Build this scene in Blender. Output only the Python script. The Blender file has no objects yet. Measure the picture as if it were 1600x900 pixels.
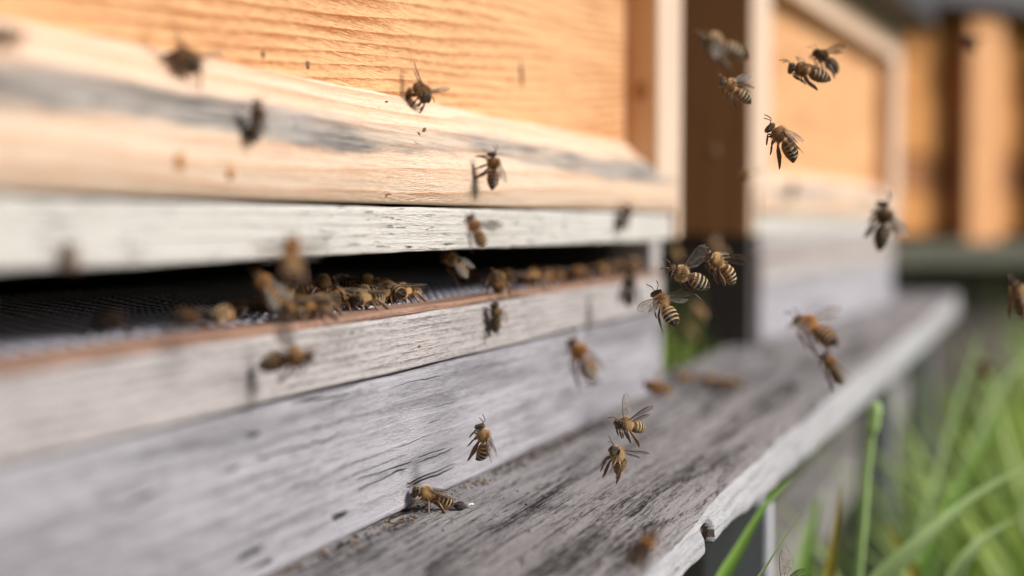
import bpy, bmesh, math, random
from mathutils import Vector, Matrix, noise

scn = bpy.context.scene
col = scn.collection
R_ = math.radians

# ------------------------------------------------------------------ camera
# X = out of the hive front, Y = along the row of hives, Z = up; camera height is z = 0, ground is z = -0.45
YAW, PITCH = R_(19.553), R_(2.628)
CAM = Vector((0.177, 0.0, 0.0))
FW = Vector((-math.sin(YAW) * math.cos(PITCH), math.cos(YAW) * math.cos(PITCH), -math.sin(PITCH)))
RT = Vector((math.cos(YAW), math.sin(YAW), 0))
UP = RT.cross(FW)
FPX = 2222.0
cam_d = bpy.data.cameras.new('camera')
cam = bpy.data.objects.new('camera', cam_d); col.objects.link(cam); scn.camera = cam
m = Matrix((RT, UP, -FW)).transposed().to_4x4(); m.translation = CAM
cam.matrix_world = m
cam_d.sensor_width = 36.0; cam_d.lens = 36.0 * FPX / 1600.0
cam_d.clip_start = 0.01; cam_d.clip_end = 500
cam_d.dof.use_dof = True; cam_d.dof.focus_distance = 0.447; cam_d.dof.aperture_fstop = 4.3

# ------------------------------------------------------------------ light
SUN_EL, SUN_AZ = R_(34), R_(82)            # azimuth measured from +Y towards +X
world = bpy.data.worlds.new('World'); scn.world = world; world.use_nodes = True
wn = world.node_tree; bg = wn.nodes['Background']
sky = wn.nodes.new('ShaderNodeTexSky'); sky.sky_type = 'NISHITA'; sky.sun_disc = False
sky.sun_elevation = SUN_EL; sky.sun_rotation = SUN_AZ; sky.air_density = 1.0; sky.dust_density = 3.0; sky.ozone_density = 1.0
wn.links.new(sky.outputs[0], bg.inputs[0]); bg.inputs[1].default_value = 0.07
sd = bpy.data.lights.new('sun', 'SUN'); sun = bpy.data.objects.new('sun', sd); col.objects.link(sun)
sd.energy = 4.4; sd.angle = R_(20); sd.color = (1.0, 0.965, 0.92)
to_sun = Vector((math.sin(SUN_AZ) * math.cos(SUN_EL), math.cos(SUN_AZ) * math.cos(SUN_EL), math.sin(SUN_EL)))
sun.rotation_euler = to_sun.to_track_quat('Z', 'Y').to_euler()
scn.view_settings.view_transform = 'Standard'; scn.view_settings.look = 'None'
scn.view_settings.exposure = 0.36; scn.view_settings.gamma = 1.0
scn.cycles.use_denoising = True
scn.cycles.max_bounces = 8; scn.cycles.transparent_max_bounces = 16

# ------------------------------------------------------------------ helpers
def ray(px, py): return FW + RT * ((px - 800) / FPX) + UP * ((450 - py) / FPX)
def at(px, py, t): return CAM + ray(px, py) * t
def on_x(px, py, X): d = ray(px, py); return CAM + d * ((X - CAM.x) / d.x)
def on_z(px, py, Z): d = ray(px, py); return CAM + d * ((Z - CAM.z) / d.z)
def view(v): return RT * v[0] + UP * v[1] - FW * v[2]      # right, up, towards the viewer

def mesh(name, verts, faces, mat=None, smooth=False):
    me = bpy.data.meshes.new(name); me.from_pydata([tuple(v) for v in verts], [], faces); me.update()
    if mat: me.materials.append(mat)
    if smooth: me.polygons.foreach_set('use_smooth', [True] * len(me.polygons))
    return me
def add(name, me, parent=None, matrix=None):
    o = bpy.data.objects.new(name, me); col.objects.link(o)
    if parent: o.parent = parent
    if matrix is not None: o.matrix_local = matrix
    return o
def tag(o, label, cat, group=None):
    o['label'] = label; o['category'] = cat
    if group: o['group'] = group
    return o
def empty(name, loc=(0, 0, 0)):
    o = bpy.data.objects.new(name, None); col.objects.link(o); o.location = loc; o.empty_display_size = .01
    return o

def box_mesh(name, x0, x1, y0, y1, z0, z1, mat, bev=0.0015, seg=2, warp=0.0, cuts=0):
    bm = bmesh.new()
    bmesh.ops.create_cube(bm, size=1)
    for v in bm.verts:
        v.co = Vector(((x0 + x1) / 2 + v.co.x * (x1 - x0), (y0 + y1) / 2 + v.co.y * (y1 - y0), (z0 + z1) / 2 + v.co.z * (z1 - z0)))
    if bev: bmesh.ops.bevel(bm, geom=bm.edges[:], offset=bev, segments=seg, affect='EDGES', profile=.5)
    if warp:
        ax = max(range(3), key=lambda i: (x1 - x0, y1 - y0, z1 - z0)[i])
        lo, hi = ((x0, x1), (y0, y1), (z0, z1))[ax]
        n = 60
        for k in range(1, n):
            co = [0, 0, 0]; co[ax] = lo + (hi - lo) * k / n; no = [0, 0, 0]; no[ax] = 1
            bmesh.ops.bisect_plane(bm, geom=bm.verts[:] + bm.edges[:] + bm.faces[:], plane_co=co, plane_no=no)
        for v in bm.verts:
            p = v.co * 22
            q = Vector((p.x * .5, p.y * .6, p.z * .6)) if ax == 1 else p
            w = noise.noise(q + Vector((x0 * 91, 3, z0 * 57))) * warp
            w2 = noise.noise(v.co * 160 + Vector((7, z0 * 57, 1))) * warp * .35
            if ax != 2: v.co.z += w + w2
            if ax != 0: v.co.x += (w2 - w) * .5
    me = bpy.data.meshes.new(name); bm.to_mesh(me); bm.free()
    if mat: me.materials.append(mat)
    for p in me.polygons: p.use_smooth = False
    return me

def tube(pts, radii, n=6, squash=None):
    """lofted tube through pts; returns verts, faces"""
    pts = [Vector(p) for p in pts]; V = []; F = []
    up = Vector((0.123, 0.37, 0.92))
    for i, p in enumerate(pts):
        d = (pts[min(i + 1, len(pts) - 1)] - pts[max(i - 1, 0)]).normalized()
        s = d.cross(up).normalized(); u = s.cross(d)
        for k in range(n):
            a = 2 * math.pi * k / n
            sq = squash[i] if squash else 1
            V.append(p + s * (math.cos(a) * radii[i] * sq) + u * (math.sin(a) * radii[i]))
    for i in range(len(pts) - 1):
        for k in range(n):
            F.append((i * n + k, i * n + (k + 1) % n, (i + 1) * n + (k + 1) % n, (i + 1) * n + k))
    F.append(tuple(range(n))[::-1]); F.append(tuple((len(pts) - 1) * n + k for k in range(n)))
    return V, F

# ------------------------------------------------------------------ node helper
class G:
    def __init__(s, name):
        s.mat = bpy.data.materials.new(name); s.mat.use_nodes = True; s.t = s.mat.node_tree
        s.t.nodes.clear(); s.out = s.t.nodes.new('ShaderNodeOutputMaterial')
    def n(s, typ, ins=None, **kw):
        x = s.t.nodes.new(typ)
        for k, v in kw.items(): setattr(x, k, v)
        for k, v in (ins or {}).items():
            if isinstance(v, bpy.types.NodeSocket): s.t.links.new(v, x.inputs[k])
            else: x.inputs[k].default_value = v
        return x
    def math(s, op, a, b=0.0, c=0.0, clamp=False):
        return s.n('ShaderNodeMath', {0: a, 1: b, 2: c}, operation=op, use_clamp=clamp).outputs[0]
    def vmul(s, a, b): return s.n('ShaderNodeVectorMath', {0: a, 1: b}, operation='MULTIPLY').outputs[0]
    def vadd(s, a, b): return s.n('ShaderNodeVectorMath', {0: a, 1: b}, operation='ADD').outputs[0]
    def noise(s, vec, scale, detail=3, rough=.55, dist=0.0):
        return s.n('ShaderNodeTexNoise', {'Vector': vec, 'Scale': scale, 'Detail': detail, 'Roughness': rough, 'Distortion': dist}).outputs[0]
    def step(s, v, lo, hi, a=0.0, b=1.0):
        return s.n('ShaderNodeMapRange', {0: v, 1: lo, 2: hi, 3: a, 4: b}, interpolation_type='SMOOTHSTEP').outputs[0]
    def mix(s, f, a, b, mode='MIX'):
        x = s.n('ShaderNodeMix', {}, data_type='RGBA', blend_type=mode)
        for k, v in ((0, f), (6, a), (7, b)):
            if isinstance(v, bpy.types.NodeSocket): s.t.links.new(v, x.inputs[k])
            else: x.inputs[k].default_value = v if k == 0 else (*v, 1) if len(v) == 3 else v
        return x.outputs[2]
    def bump(s, h, dist, strength=1.0, nrm=None):
        ins = {'Height': h, 'Distance': dist, 'Strength': strength}
        if nrm is not None: ins['Normal'] = nrm
        return s.n('ShaderNodeBump', ins).outputs[0]
    def bsdf(s, colr, rough, nrm=None, **kw):
        ins = {'Base Color': colr if isinstance(colr, bpy.types.NodeSocket) else (*colr, 1), 'Roughness': rough}
        if nrm is not None: ins['Normal'] = nrm
        ins.update(kw)
        x = s.n('ShaderNodeBsdfPrincipled', ins); return x.outputs[0]
    def end(s, sh): s.t.links.new(sh, s.out.inputs[0]); return s.mat

def wood(name, light, dark, ring=.004, ring_w=.6, warp=2.0, fibre_w=.35, bump=.0004, axis='Y', weather=0.0,
         wcol=(.34, .33, .35), cracks=0.0, flecks=0.0, blotch=.25, band=None, rough=.75, fib_scale=900, stain=None, speck=0.0, slope=0.0, fine_w=.35, grit=0.0):
    """sawn softwood: growth rings, fibres, silver weathering, drying cracks and black flecks; grain along `axis`"""
    g = G(name)
    tc = g.n('ShaderNodeTexCoord').outputs['Object']
    rnd = g.n('ShaderNodeObjectInfo').outputs['Random']
    off = g.n('ShaderNodeCombineXYZ', {0: g.math('MULTIPLY', rnd, 3.1), 1: g.math('MULTIPLY', rnd, 7.7), 2: g.math('MULTIPLY', rnd, 1.3)}).outputs[0]
    k = .035
    sv = {'Y': (1, k, 1), 'Z': (1, 1, k), 'X': (k, 1, 1)}[axis]
    lv = {'Y': (1, .12, 1), 'Z': (1, 1, .12), 'X': (.12, 1, 1)}[axis]
    p = g.vadd(tc, off)
    ps = g.vmul(p, sv); pl = g.vmul(p, lv)
    sep = g.n('ShaderNodeSeparateXYZ', {0: p}).outputs
    across = {'Y': sep[2], 'Z': sep[1], 'X': sep[2]}[axis]
    if slope: across = g.math('SUBTRACT', across, g.math('MULTIPLY', sep[1], slope))
    w1 = g.noise(pl, 16, 2, .5); w2 = g.noise(pl, 75, 3, .55)
    ph = g.math('ADD', g.math('DIVIDE', across, ring), g.math('ADD', g.math('MULTIPLY', w1, warp * 6), g.math('MULTIPLY', w2, warp * .8)))
    saw = g.math('FRACT', ph)
    prof = g.math('MULTIPLY', g.math('POWER', saw, 2.2), g.step(saw, .93, 1.0, 1, 0))
    fib = g.noise(ps, fib_scale, 4, .7)
    fib2 = g.noise(ps, fib_scale * .28, 4, .62)
    fine = g.noise(g.vmul(p, (1, .25, 1) if axis == 'Y' else (1, 1, .25)), 1700, 3, .75)
    fibf = g.noise(g.vmul(p, {'Y': (1, .07, 1), 'Z': (1, 1, .07), 'X': (.07, 1, 1)}[axis]), fib_scale * 3.4, 3, .7)
    bl = g.noise(pl, 38, 4, .6)
    f = g.math('ADD', g.math('MULTIPLY', prof, ring_w), g.math('MULTIPLY', g.math('SUBTRACT', fib, .5), fibre_w * 2.6))
    f = g.math('ADD', f, g.math('MULTIPLY', g.math('SUBTRACT', fib2, .5), fibre_w))
    f = g.math('ADD', f, g.math('MULTIPLY', g.math('SUBTRACT', fibf, .5), fine_w * 4.2))
    f = g.math('ADD', f, g.math('MULTIPLY', g.math('SUBTRACT', fine, .5), fine_w * 2.0))
    f = g.math('ADD', f, g.math('ADD', g.math('MULTIPLY', g.math('SUBTRACT', bl, .5), blotch * 2), .12), clamp=True)
    c = g.mix(f, light, dark)
    h = g.math('ADD', g.math('MULTIPLY', prof, .55), g.math('ADD', g.math('MULTIPLY', fib, .9), g.math('ADD', g.math('ADD', g.math('MULTIPLY', fine, .5), g.math('MULTIPLY', fibf, .7)), g.math('MULTIPLY', fib2, .8))))
    if weather:
        wm = g.step(g.math('ADD', g.noise(pl, 24, 4, .65), g.math('MULTIPLY', g.math('SUBTRACT', fib2, .5), .5)), .72 - weather * .5, .86 - weather * .45)
        c = g.mix(g.math('MULTIPLY', wm, .85), c, wcol)
    if band:                                       # a weathered strip along the worn edge, ragged
        z0, z1, bc, bd = band
        zz = g.math('ADD', g.n('ShaderNodeSeparateXYZ', {0: tc}).outputs[2], g.math('MULTIPLY', g.math('SUBTRACT', g.noise(pl, 60, 5, .7), .5), .016))
        bmask = g.math('MULTIPLY', g.step(zz, z0, z0 + .003), g.step(zz, z1 - .005, z1, 1, 0))
        bn = g.noise(pl, 42, 4, .6)
        bmask = g.math('MULTIPLY', bmask, g.step(bn, .36, .56, .42, 1))
        bc2 = g.mix(g.step(g.noise(ps, 500, 4, .7), .4, .68), bc, bd)
        c = g.mix(bmask, c, bc2)
        sp = g.math('MULTIPLY', g.step(g.noise(g.vmul(p, (1, .35, 1)), 420, 3, .6), .66, .72), bmask)
        c = g.mix(sp, c, (.02, .018, .02)); h = g.math('SUBTRACT', h, g.math('MULTIPLY', sp, .8))
    if stain:                                      # broad dirty patches
        sm = g.step(g.noise(pl, stain[1], 4, .6), stain[2], stain[2] + .16)
        c = g.mix(g.math('MULTIPLY', sm, stain[3]), c, stain[0])
    if flecks:
        fm = g.step(g.noise(g.vmul(p, (1, .055, 1) if axis == 'Y' else (1, 1, .055)), 1250, 2, .5), .735 - flecks * .1, .77 - flecks * .1)
        fm = g.math('MULTIPLY', fm, g.step(g.noise(pl, 70, 2, .5), .42, .56))
        c = g.mix(g.math('MULTIPLY', fm, .9), c, (.03, .026, .025)); h = g.math('SUBTRACT', h, g.math('MULTIPLY', fm, 1.2))
    if cracks:
        cv = g.vmul(g.vadd(p, g.vmul(g.n('ShaderNodeTexNoise', {'Vector': p, 'Scale': 60.0, 'Detail': 3.0}).outputs[1], (.0016, .0016, .0016))), (1, .012, 1) if axis == 'Y' else (1, 1, .012))
        cn = g.noise(cv, 210, 0, .4)
        line = g.step(g.math('ABSOLUTE', g.math('SUBTRACT', cn, .5)), .0, .016, 1, 0)
        cm = g.math('MULTIPLY', line, g.step(g.noise(g.vmul(p, (1, .35, 1) if axis == 'Y' else (1, 1, .35)), 95, 2, .5), .51, .58))
        cm = g.math('MULTIPLY', cm, cracks)
        c = g.mix(cm, c, (.035, .03, .03)); h = g.math('SUBTRACT', h, g.math('MULTIPLY', cm, 3.0))
    if speck:
        sm2 = g.step(g.noise(p, 330, 2, .5), .74, .78)
        c = g.mix(g.math('MULTIPLY', sm2, speck), c, (.5, .46, .42))
    if grit: h = g.math('ADD', h, g.math('MULTIPLY', g.noise(p, 2600, 2, .6), grit))
    n = g.bump(h, bump)
    return g.end(g.bsdf(c, rough, n, **{'Specular IOR Level': .35}))

# ------------------------------------------------------------------ wood kinds
M = {}
M['panel'] = wood('pine_panel', (.86, .50, .25), (.40, .13, .032), ring=.0040, ring_w=.8, warp=.95, fibre_w=.6, bump=.0008, blotch=.5, fib_scale=650, slope=.085, fine_w=.45, grit=.8)
M['rail'] = wood('pine_rail', (.70, .55, .42), (.52, .27, .15), ring=.0055, ring_w=.6, warp=.9, fibre_w=.5, bump=.0007, blotch=.4,
                 band=(.0195, .0335, (.33, .30, .275), (.06, .052, .048)))
M['strip'] = wood('bleached_strip', (.58, .56, .53), (.34, .31, .28), ring=.003, ring_w=.35, warp=.6, fibre_w=.4, bump=.0007, flecks=1.0, blotch=.3)
M['board_hi'] = wood('bleached_board', (.52, .48, .475), (.17, .15, .15), ring=.0024, ring_w=.6, warp=.35, fibre_w=.8, bump=.0006, weather=.2, blotch=.3, flecks=.2, fine_w=.6, grit=1.2)
M['board_lo'] = wood('silvered_board', (.50, .485, .535), (.16, .15, .17), ring=.006, ring_w=.25, warp=.5, fibre_w=.75, bump=.0006, weather=.3, wcol=(.26, .25, .28), cracks=1.0, blotch=.6, fib_scale=480, fine_w=.5, grit=2.2, stain=((.17, .16, .18), 16, .49, .7))
M['edge_red'] = wood('rubbed_red_edge', (.34, .20, .14), (.09, .045, .032), fibre_w=.9, blotch=.6, bump=.0007, ring_w=.3)
M['post'] = wood('pine_post', (.72, .50, .30), (.55, .24, .06), axis='Z', ring=.007, ring_w=.5, warp=1.0, fibre_w=.3, bump=.0003, blotch=.5)
M['post_front'] = wood('bleached_post_face', (.62, .48, .38), (.46, .31, .21), axis='Z', ring=.006, ring_w=.4, warp=.8, fibre_w=.4, bump=.0004, blotch=.4)
M['side'] = wood('brown_side', (.60, .27, .10), (.36, .14, .045), axis='Z', ring=.012, ring_w=.4, fibre_w=.3, bump=.0003, blotch=.4)
M['base_side'] = wood('dark_base_side', (.085, .07, .065), (.045, .035, .035), axis='X', ring=.01, ring_w=.3, bump=.0004)
M['ledge'] = wood('weathered_ledge', (.42, .395, .405), (.016, .0135, .0135), ring=.0035, ring_w=.7, warp=.8, fibre_w=1.5, bump=.0013, weather=.22, wcol=(.055, .045, .05), cracks=.7, blotch=.9, fib_scale=620, flecks=.3, rough=.85, speck=.6, fine_w=.8, grit=1.5)
M['ledge_edge'] = wood('silver_ledge_edge', (.40, .40, .425), (.14, .135, .145), ring=.004, ring_w=.3, warp=.6, fibre_w=.5, bump=.0008, blotch=.3, flecks=.1, rough=.85)
M['beam'] = wood('grey_beam', (.24, .225, .22), (.09, .08, .08), ring=.006, ring_w=.3, fibre_w=.5, bump=.0006, blotch=.4)
M['leg_wood'] = wood('grey_leg', (.48, .48, .54), (.30, .29, .33), axis='Z', ring=.006, ring_w=.3, fibre_w=.5, bump=.0006, blotch=.4)
M['shed'] = wood('orange_boards', (.66, .30, .09), (.36, .135, .03), axis='X', ring=.02, ring_w=.5, fibre_w=.3, bump=.0005, blotch=.6)
M['shed_post'] = wood('peach_post', (.72, .37, .17), (.50, .22, .08), axis='Z', ring=.02, ring_w=.4, fibre_w=.3, bump=.0005, blotch=.4)
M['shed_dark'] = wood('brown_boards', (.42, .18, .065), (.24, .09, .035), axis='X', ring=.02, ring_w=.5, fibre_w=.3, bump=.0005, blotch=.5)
def plain(name, c, rough=.6, metal=0.0, bscale=None, bdist=.0005):
    g = G(name); tc = g.n('ShaderNodeTexCoord').outputs['Object']
    n1 = g.noise(tc, bscale or 60, 4, .6)
    cc = g.mix(n1, [x * .75 for x in c], [min(1, x * 1.25) for x in c])
    return g.end(g.bsdf(cc, rough, g.bump(n1, bdist), Metallic=metal))
M['wire'] = plain('dark_wire', (.42, .42, .49), .35, .2)
M['black'] = plain('dark_inside', (.012, .010, .010), .9)  # near-black colour stands in for the shade inside the hives
M['roof'] = plain('dark_roof', (.035, .035, .04), .5, .3)
M['tin'] = plain('sky_glint_metal', (.55, .60, .70), .35, .9)  # bluish white of the sky put into the metal's colour
M['knot'] = plain('bark_knot', (.06, .04, .03), .9, 0, 500, .001)
M['crumb'] = plain('brown_crumb', (.13, .075, .04), .7, 0, 900, .0003)
M['crumb_dark'] = plain('dark_crumb', (.03, .02, .018), .7, 0, 900, .0003)
M['crumb_pale'] = plain('pale_crumb', (.6, .5, .45), .8, 0, 900, .0003)
M['litter'] = plain('tan_litter', (.22, .17, .12), .85, 0, 900, .0003)
M['resin'] = plain('resin', (.36, .17, .06), .3, 0, 300, .0002)
M['stone'] = plain('grey_stone', (.075, .075, .055), .9, 0, 25, .01)

# ------------------------------------------------------------------ ground
def soil():
    g = G('soil_and_moss'); tc = g.n('ShaderNodeTexCoord').outputs['Object']
    n1 = g.noise(tc, 3.0, 6, .6); n2 = g.noise(tc, 40, 5, .65)
    c = g.mix(n1, (.02, .03, .01), (.035, .055, .016)); c = g.mix(g.step(n2, .5, .7), c, (.05, .035, .02))
    return g.end(g.bsdf(c, .95, g.bump(n2, .02)))
V = []; F = []; NG = 60
for i in range(NG + 1):
    for j in range(NG + 1):
        a, b = (i / NG * 2 - 1), (j / NG * 2 - 1)
        x, y = 120 * a * abs(a) ** 1.5, 120 * b * abs(b) ** 1.5 + 1
        V.append((x, y, -.45 + .03 * noise.noise(Vector((x * .8, y * .8, 0)))))
for i in range(NG):
    for j in range(NG):
        q = i * (NG + 1) + j; F.append((q, q + NG + 1, q + NG + 2, q + 1))
gr = add('ground', mesh('ground', V, F, soil(), True)); gr['kind'] = 'structure'

# ------------------------------------------------------------------ hives
Y0, Y1 = .150, .766           # front rail runs the full width
def build_hive(label):
    h = empty('beehive', (0, Y0, -.0885)); tag(h, label, 'beehive', 'wooden beehives in a row on the bench')
    inv = Matrix.Translation((0, -Y0, .0885))
    def part(name, me, parent=h):
        o = add(name, me, parent); o.matrix_local = inv if parent is h else Matrix()
        return o
    YB0, YB1 = Y0 + .012, .738
    # base drawer: two front boards with a shrinkage gap, side boards, wire floor
    part('front_board', box_mesh('front_board', -.026, 0, YB0, YB1, -.0888, -.0462, M['board_lo'], .0012, 2, .0009))
    up = part('front_board', box_mesh('front_board', -.0125, .0003, YB0, YB1, -.0452, -.0285, M['board_hi'], .001, 2, .0008))
    part('entrance_sill', box_mesh('entrance_sill', -.0125, -.0002, YB0, YB1, -.0284, -.0262, M['edge_red'], .0009, 2, .0005))
    part('base_side', box_mesh('base_side', -.43, -.0268, YB1 - .024, YB1 - .002, -.0888, -.0095, M['base_side'], .001))
    part('base_side', box_mesh('base_side', -.43, -.0040, YB0 - .014, YB0 - .0006, -.0888, -.0095, M['base_side'], .001))
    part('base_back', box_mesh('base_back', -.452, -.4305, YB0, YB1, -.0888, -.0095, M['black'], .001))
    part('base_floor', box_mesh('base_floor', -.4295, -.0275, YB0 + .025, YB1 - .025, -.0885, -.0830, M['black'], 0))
    # slot end block at the right
    part('slot_block', box_mesh('slot_block', -.024, -.001, YB1 - .022, YB1 - .001, -.0258, -.0095, M['board_hi'], .0008))
    part('slot_block', box_mesh('slot_block', -.024, -.001, YB0 + .001, YB0 + .022, -.0258, -.0095, M['board_hi'], .0008))
    # wire mesh floor (woven)
    V = []; F = []; py_, px_ = .0036, .0050; r = .00048
    ny = int((YB1 - YB0 - .05) / py_); nx = int(.16 / px_)
    def strand(pts):
        a, b = tube(pts, [r] * len(pts), 5); k = len(V); V.extend(a); F.extend(tuple(i + k for i in f) for f in b)
    zc = -.0270; x_ = -.0132
    sag = lambda x, y: .0009 * noise.noise(Vector((x * 30, y * 14, 0)))
    for i in range(ny):
        y = YB0 + .026 + i * py_
        strand([(x_ - j * px_, y + .0003 * noise.noise(Vector((i, j * .4, 0))), zc + sag(x_ - j * px_, y) + (r * 1.1 if (i + j) % 2 else -r * 1.1)) for j in range(nx + 1)])
    for j in range(nx):
        x = x_ - j * px_
        strand([(x + .0003 * noise.noise(Vector((i * .3, j, 5))), YB0 + .026 + i * py_, zc + sag(x, YB0 + .026 + i * py_) - (r * 1.1 if (i + j) % 2 else -r * 1.1)) for i in range(ny)])
    wm = part('wire_mesh', mesh('wire_mesh', V, F, M['wire'])); wm['kind'] = 'stuff'
    # bleached strip above the slot
    part('slot_strip', box_mesh('slot_strip', -.022, -.0004, Y0, Y1 - .006, -.0092, .0047, M['strip'], .001, 2, .0006))
    # brood box: bevelled lower rail, posts, panel, top rail
    prof = [(-.040, .0058), (-.0012, .0058), (0, .0068), (.0002, .0150), (.0001, .0215), (-.0008, .0250), (-.0028, .0280), (-.0060, .0312), (-.0110, .0354), (-.0175, .0415), (-.0200, .0432), (-.040, .0432)]
    V = []; F = []; n = 150; L = len(prof)
    for i in range(n + 1):
        y = Y0 + (Y1 - Y0) * i / n
        for (x, z) in prof:
            w = noise.noise(Vector((x * 40, y * 11, z * 60))) * .0009 + noise.noise(Vector((x * 90, y * 70, z * 160))) * .0003
            V.append((x + w * .7, y, z + w * (0 if z < .007 or z > .043 else 1)))
    for i in range(n):
        for k in range(L):
            F.append((i * L + k, i * L + (k + 1) % L, (i + 1) * L + (k + 1) % L, (i + 1) * L + k))
    F.append(tuple(range(L))); F.append(tuple(n * L + k for k in range(L))[::-1])
    rail = part('lower_rail', mesh('lower_rail', V, [f[::-1] for f in F], M['rail'], True))
    for (ya, yb) in ((.728, .7705), (Y0 - .004, Y0 + .038)):
        pm = box_mesh('post', -.045, -.0004, ya, yb, .0225, .2150, M['post'], .0016, 3); pm.materials.append(M['post_front'])
        for q in pm.polygons: q.material_index = 1 if q.normal.x > .5 else 0
        part('post', pm)
    part('panel', box_mesh('panel', -.030, -.0182, Y0 + .030, .734, .036, .2000, M['panel'], 0, 1))
    part('top_rail', box_mesh('top_rail', -.040, -.0010, Y0 + .0385, .7275, .1780, .2150, M['rail'], .002, 3))
    # brown side boards, back
    for (ya, yb) in ((Y1 + .0055, Y1 + .0165), (Y0 - .0170, Y0 - .0050)):
        x1 = -.0006
        for k in range(4):
            x0 = x1 - .1085; sm = box_mesh('side_board', x0, x1 - (.0012 if k else 0), ya, yb, -.0085, .2150, M['side'], .0012); sm.materials.append(M['post_front'])
            for q in sm.polygons: q.material_index = 1 if q.normal.x > .5 and k == 0 else 0
            part('side_board', sm); x1 = x0
    part('back_board', box_mesh('back_board', -.452, -.4395, Y0, Y1, -.0085, .2150, M['side'], .001))
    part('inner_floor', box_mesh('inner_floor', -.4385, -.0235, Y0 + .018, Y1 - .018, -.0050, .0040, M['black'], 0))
    roof = part('roof', box_mesh('roof', -.49, .035, Y0 - .03, Y1 + .03, .2155, .2400, M['roof'], .003))
    return h
hive = build_hive('nearest pine beehive filling the left, bees crowding its long dark entrance slot')
inv1 = hive.matrix_local.copy()
def copy_tree(o, parent=None):
    c = o.copy(); col.objects.link(c); c.parent = parent
    for ch in o.children: copy_tree(ch, c)
    return c
ANG = R_(4.7)
h2 = copy_tree(hive); tag(h2, 'blurred pine beehive behind the first, across the gap on the same bench', 'beehive', 'wooden beehives in a row on the bench')
h2.location = (0.0, 1.029, -.0885); h2.rotation_euler = (0, 0, -ANG)

cl = add('slot_closer', box_mesh('slot_closer', -.020, -.0008, Y0 + .036, .714, -.0258, -.0096, M['board_hi'], .001, 2, .0004), h2); cl.matrix_local = Matrix.Translation((0, -Y0, .0885))
# ------------------------------------------------------------------ bench (landing ledge)
ZL = -.0890
bench = empty('bench', (.03, .45, -.45)); tag(bench, 'weathered grey timber bench carrying the hives, a landing ledge along their fronts', 'bench')
binv = Matrix.Translation((-.03, -.45, .45))
def bpart(name, me): o = add(name, me, bench); o.matrix_local = binv; return o
def lerp_tab(tab, y):
    if y <= tab[0][0]: return tab[0][1]
    for (a, va), (b, vb) in zip(tab, tab[1:]):
        if y <= b: return va + (vb - va) * (y - a) / (b - a)
    return tab[-1][1]
XE = [(.0, .0850), (.46, .0845), (.65, .0852), (.90, .0890), (1.31, .0965), (1.9, .1050)]
TH = [(.0, .008), (.36, .0085), (.45, .0110), (.60, .0165), (.75, .0195), (1.05, .024), (1.9, .028)]
OUTW = [(.0, .0035), (.46, .0035), (.55, .003), (1.9, .002)]
YN = .441                       # centre of the knot bite
ys = []; y = -.25
while y < 1.93: ys.append(y); y += .0006 if .429 < y < .453 else .0022 if .30 < y < .75 else .010
NX = 70; V = []; F = []; mats = []
def top_z(x, y):
    z = noise.noise(Vector((x * 26, y * 5, 0))) * .0012 + noise.noise(Vector((x * 330, y * 16, 5))) * .00045 + noise.noise(Vector((x * 700, y * 60, 9))) * .0003
    return ZL + z - .0006
for y in ys:
    xe = lerp_tab(XE, y) + noise.noise(Vector((1, y * 14, 2))) * .0016 + noise.noise(Vector((4, y * 90, 2))) * .0006
    th = lerp_tab(TH, y); ow = lerp_tab(OUTW, y)
    bite = max(0.0, 1 - ((y - YN) / .0085) ** 2) ** .7
    for k in range(NX + 1):
        x = -.022 + (xe + .022) * k / NX
        z = top_z(x, y)
        worn = 1 - max(0, min(1, (y - .42) / .05)); e = (k / NX); z -= .0012 * max(0, (e - .94) / .06) ** 2 + worn * .0028 * max(0, (e - .84) / .16) ** 2
        V.append((x, y, z))
    NEd = 10
    for k in range(1, NEd + 1):
        f = k / NEd
        x = xe + ow * (f ** .8) + noise.noise(Vector((f * 3, y * 45, 8))) * .0008 - .0018 * max(0, f - .85) / .15
        z = ZL - .0018 - worn * .0028 - th * f + noise.noise(Vector((f * 5, y * 30, 1))) * .0007
        b = bite * (lambda q: q * q * (3 - 2 * q))(max(0, min(1, (f - .15) / .6))); x -= b * .013
        V.append((x, y, z))
    V.append((.02, y, ZL - .0018 - th)); V.append((-.022, y, ZL - .0018 - th))
W = NX + 1 + 10 + 2
for i in range(len(ys) - 1):
    for k in range(W):
        F.append((i * W + k, i * W + (k + 1) % W, (i + 1) * W + (k + 1) % W, (i + 1) * W + k)); mats.append((2 if (((ys[i] + ys[i + 1]) / 2 - YN) / .0086) ** 2 + (((k + .5 - NX) / 10 - .70) / .52) ** 2 < 1 else 1) if NX <= k < NX + 10 else 0)
F.append(tuple(range(W))[::-1]); mats.append(1); F.append(tuple((len(ys) - 1) * W + k for k in range(W))); mats.append(1)
me = mesh('ledge_plank', V, F, M['ledge'], True); me.materials.append(M['ledge_edge']); me.materials.append(M['knot']); me.polygons.foreach_set('material_index', mats)
bpart('ledge_plank', me)
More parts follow.
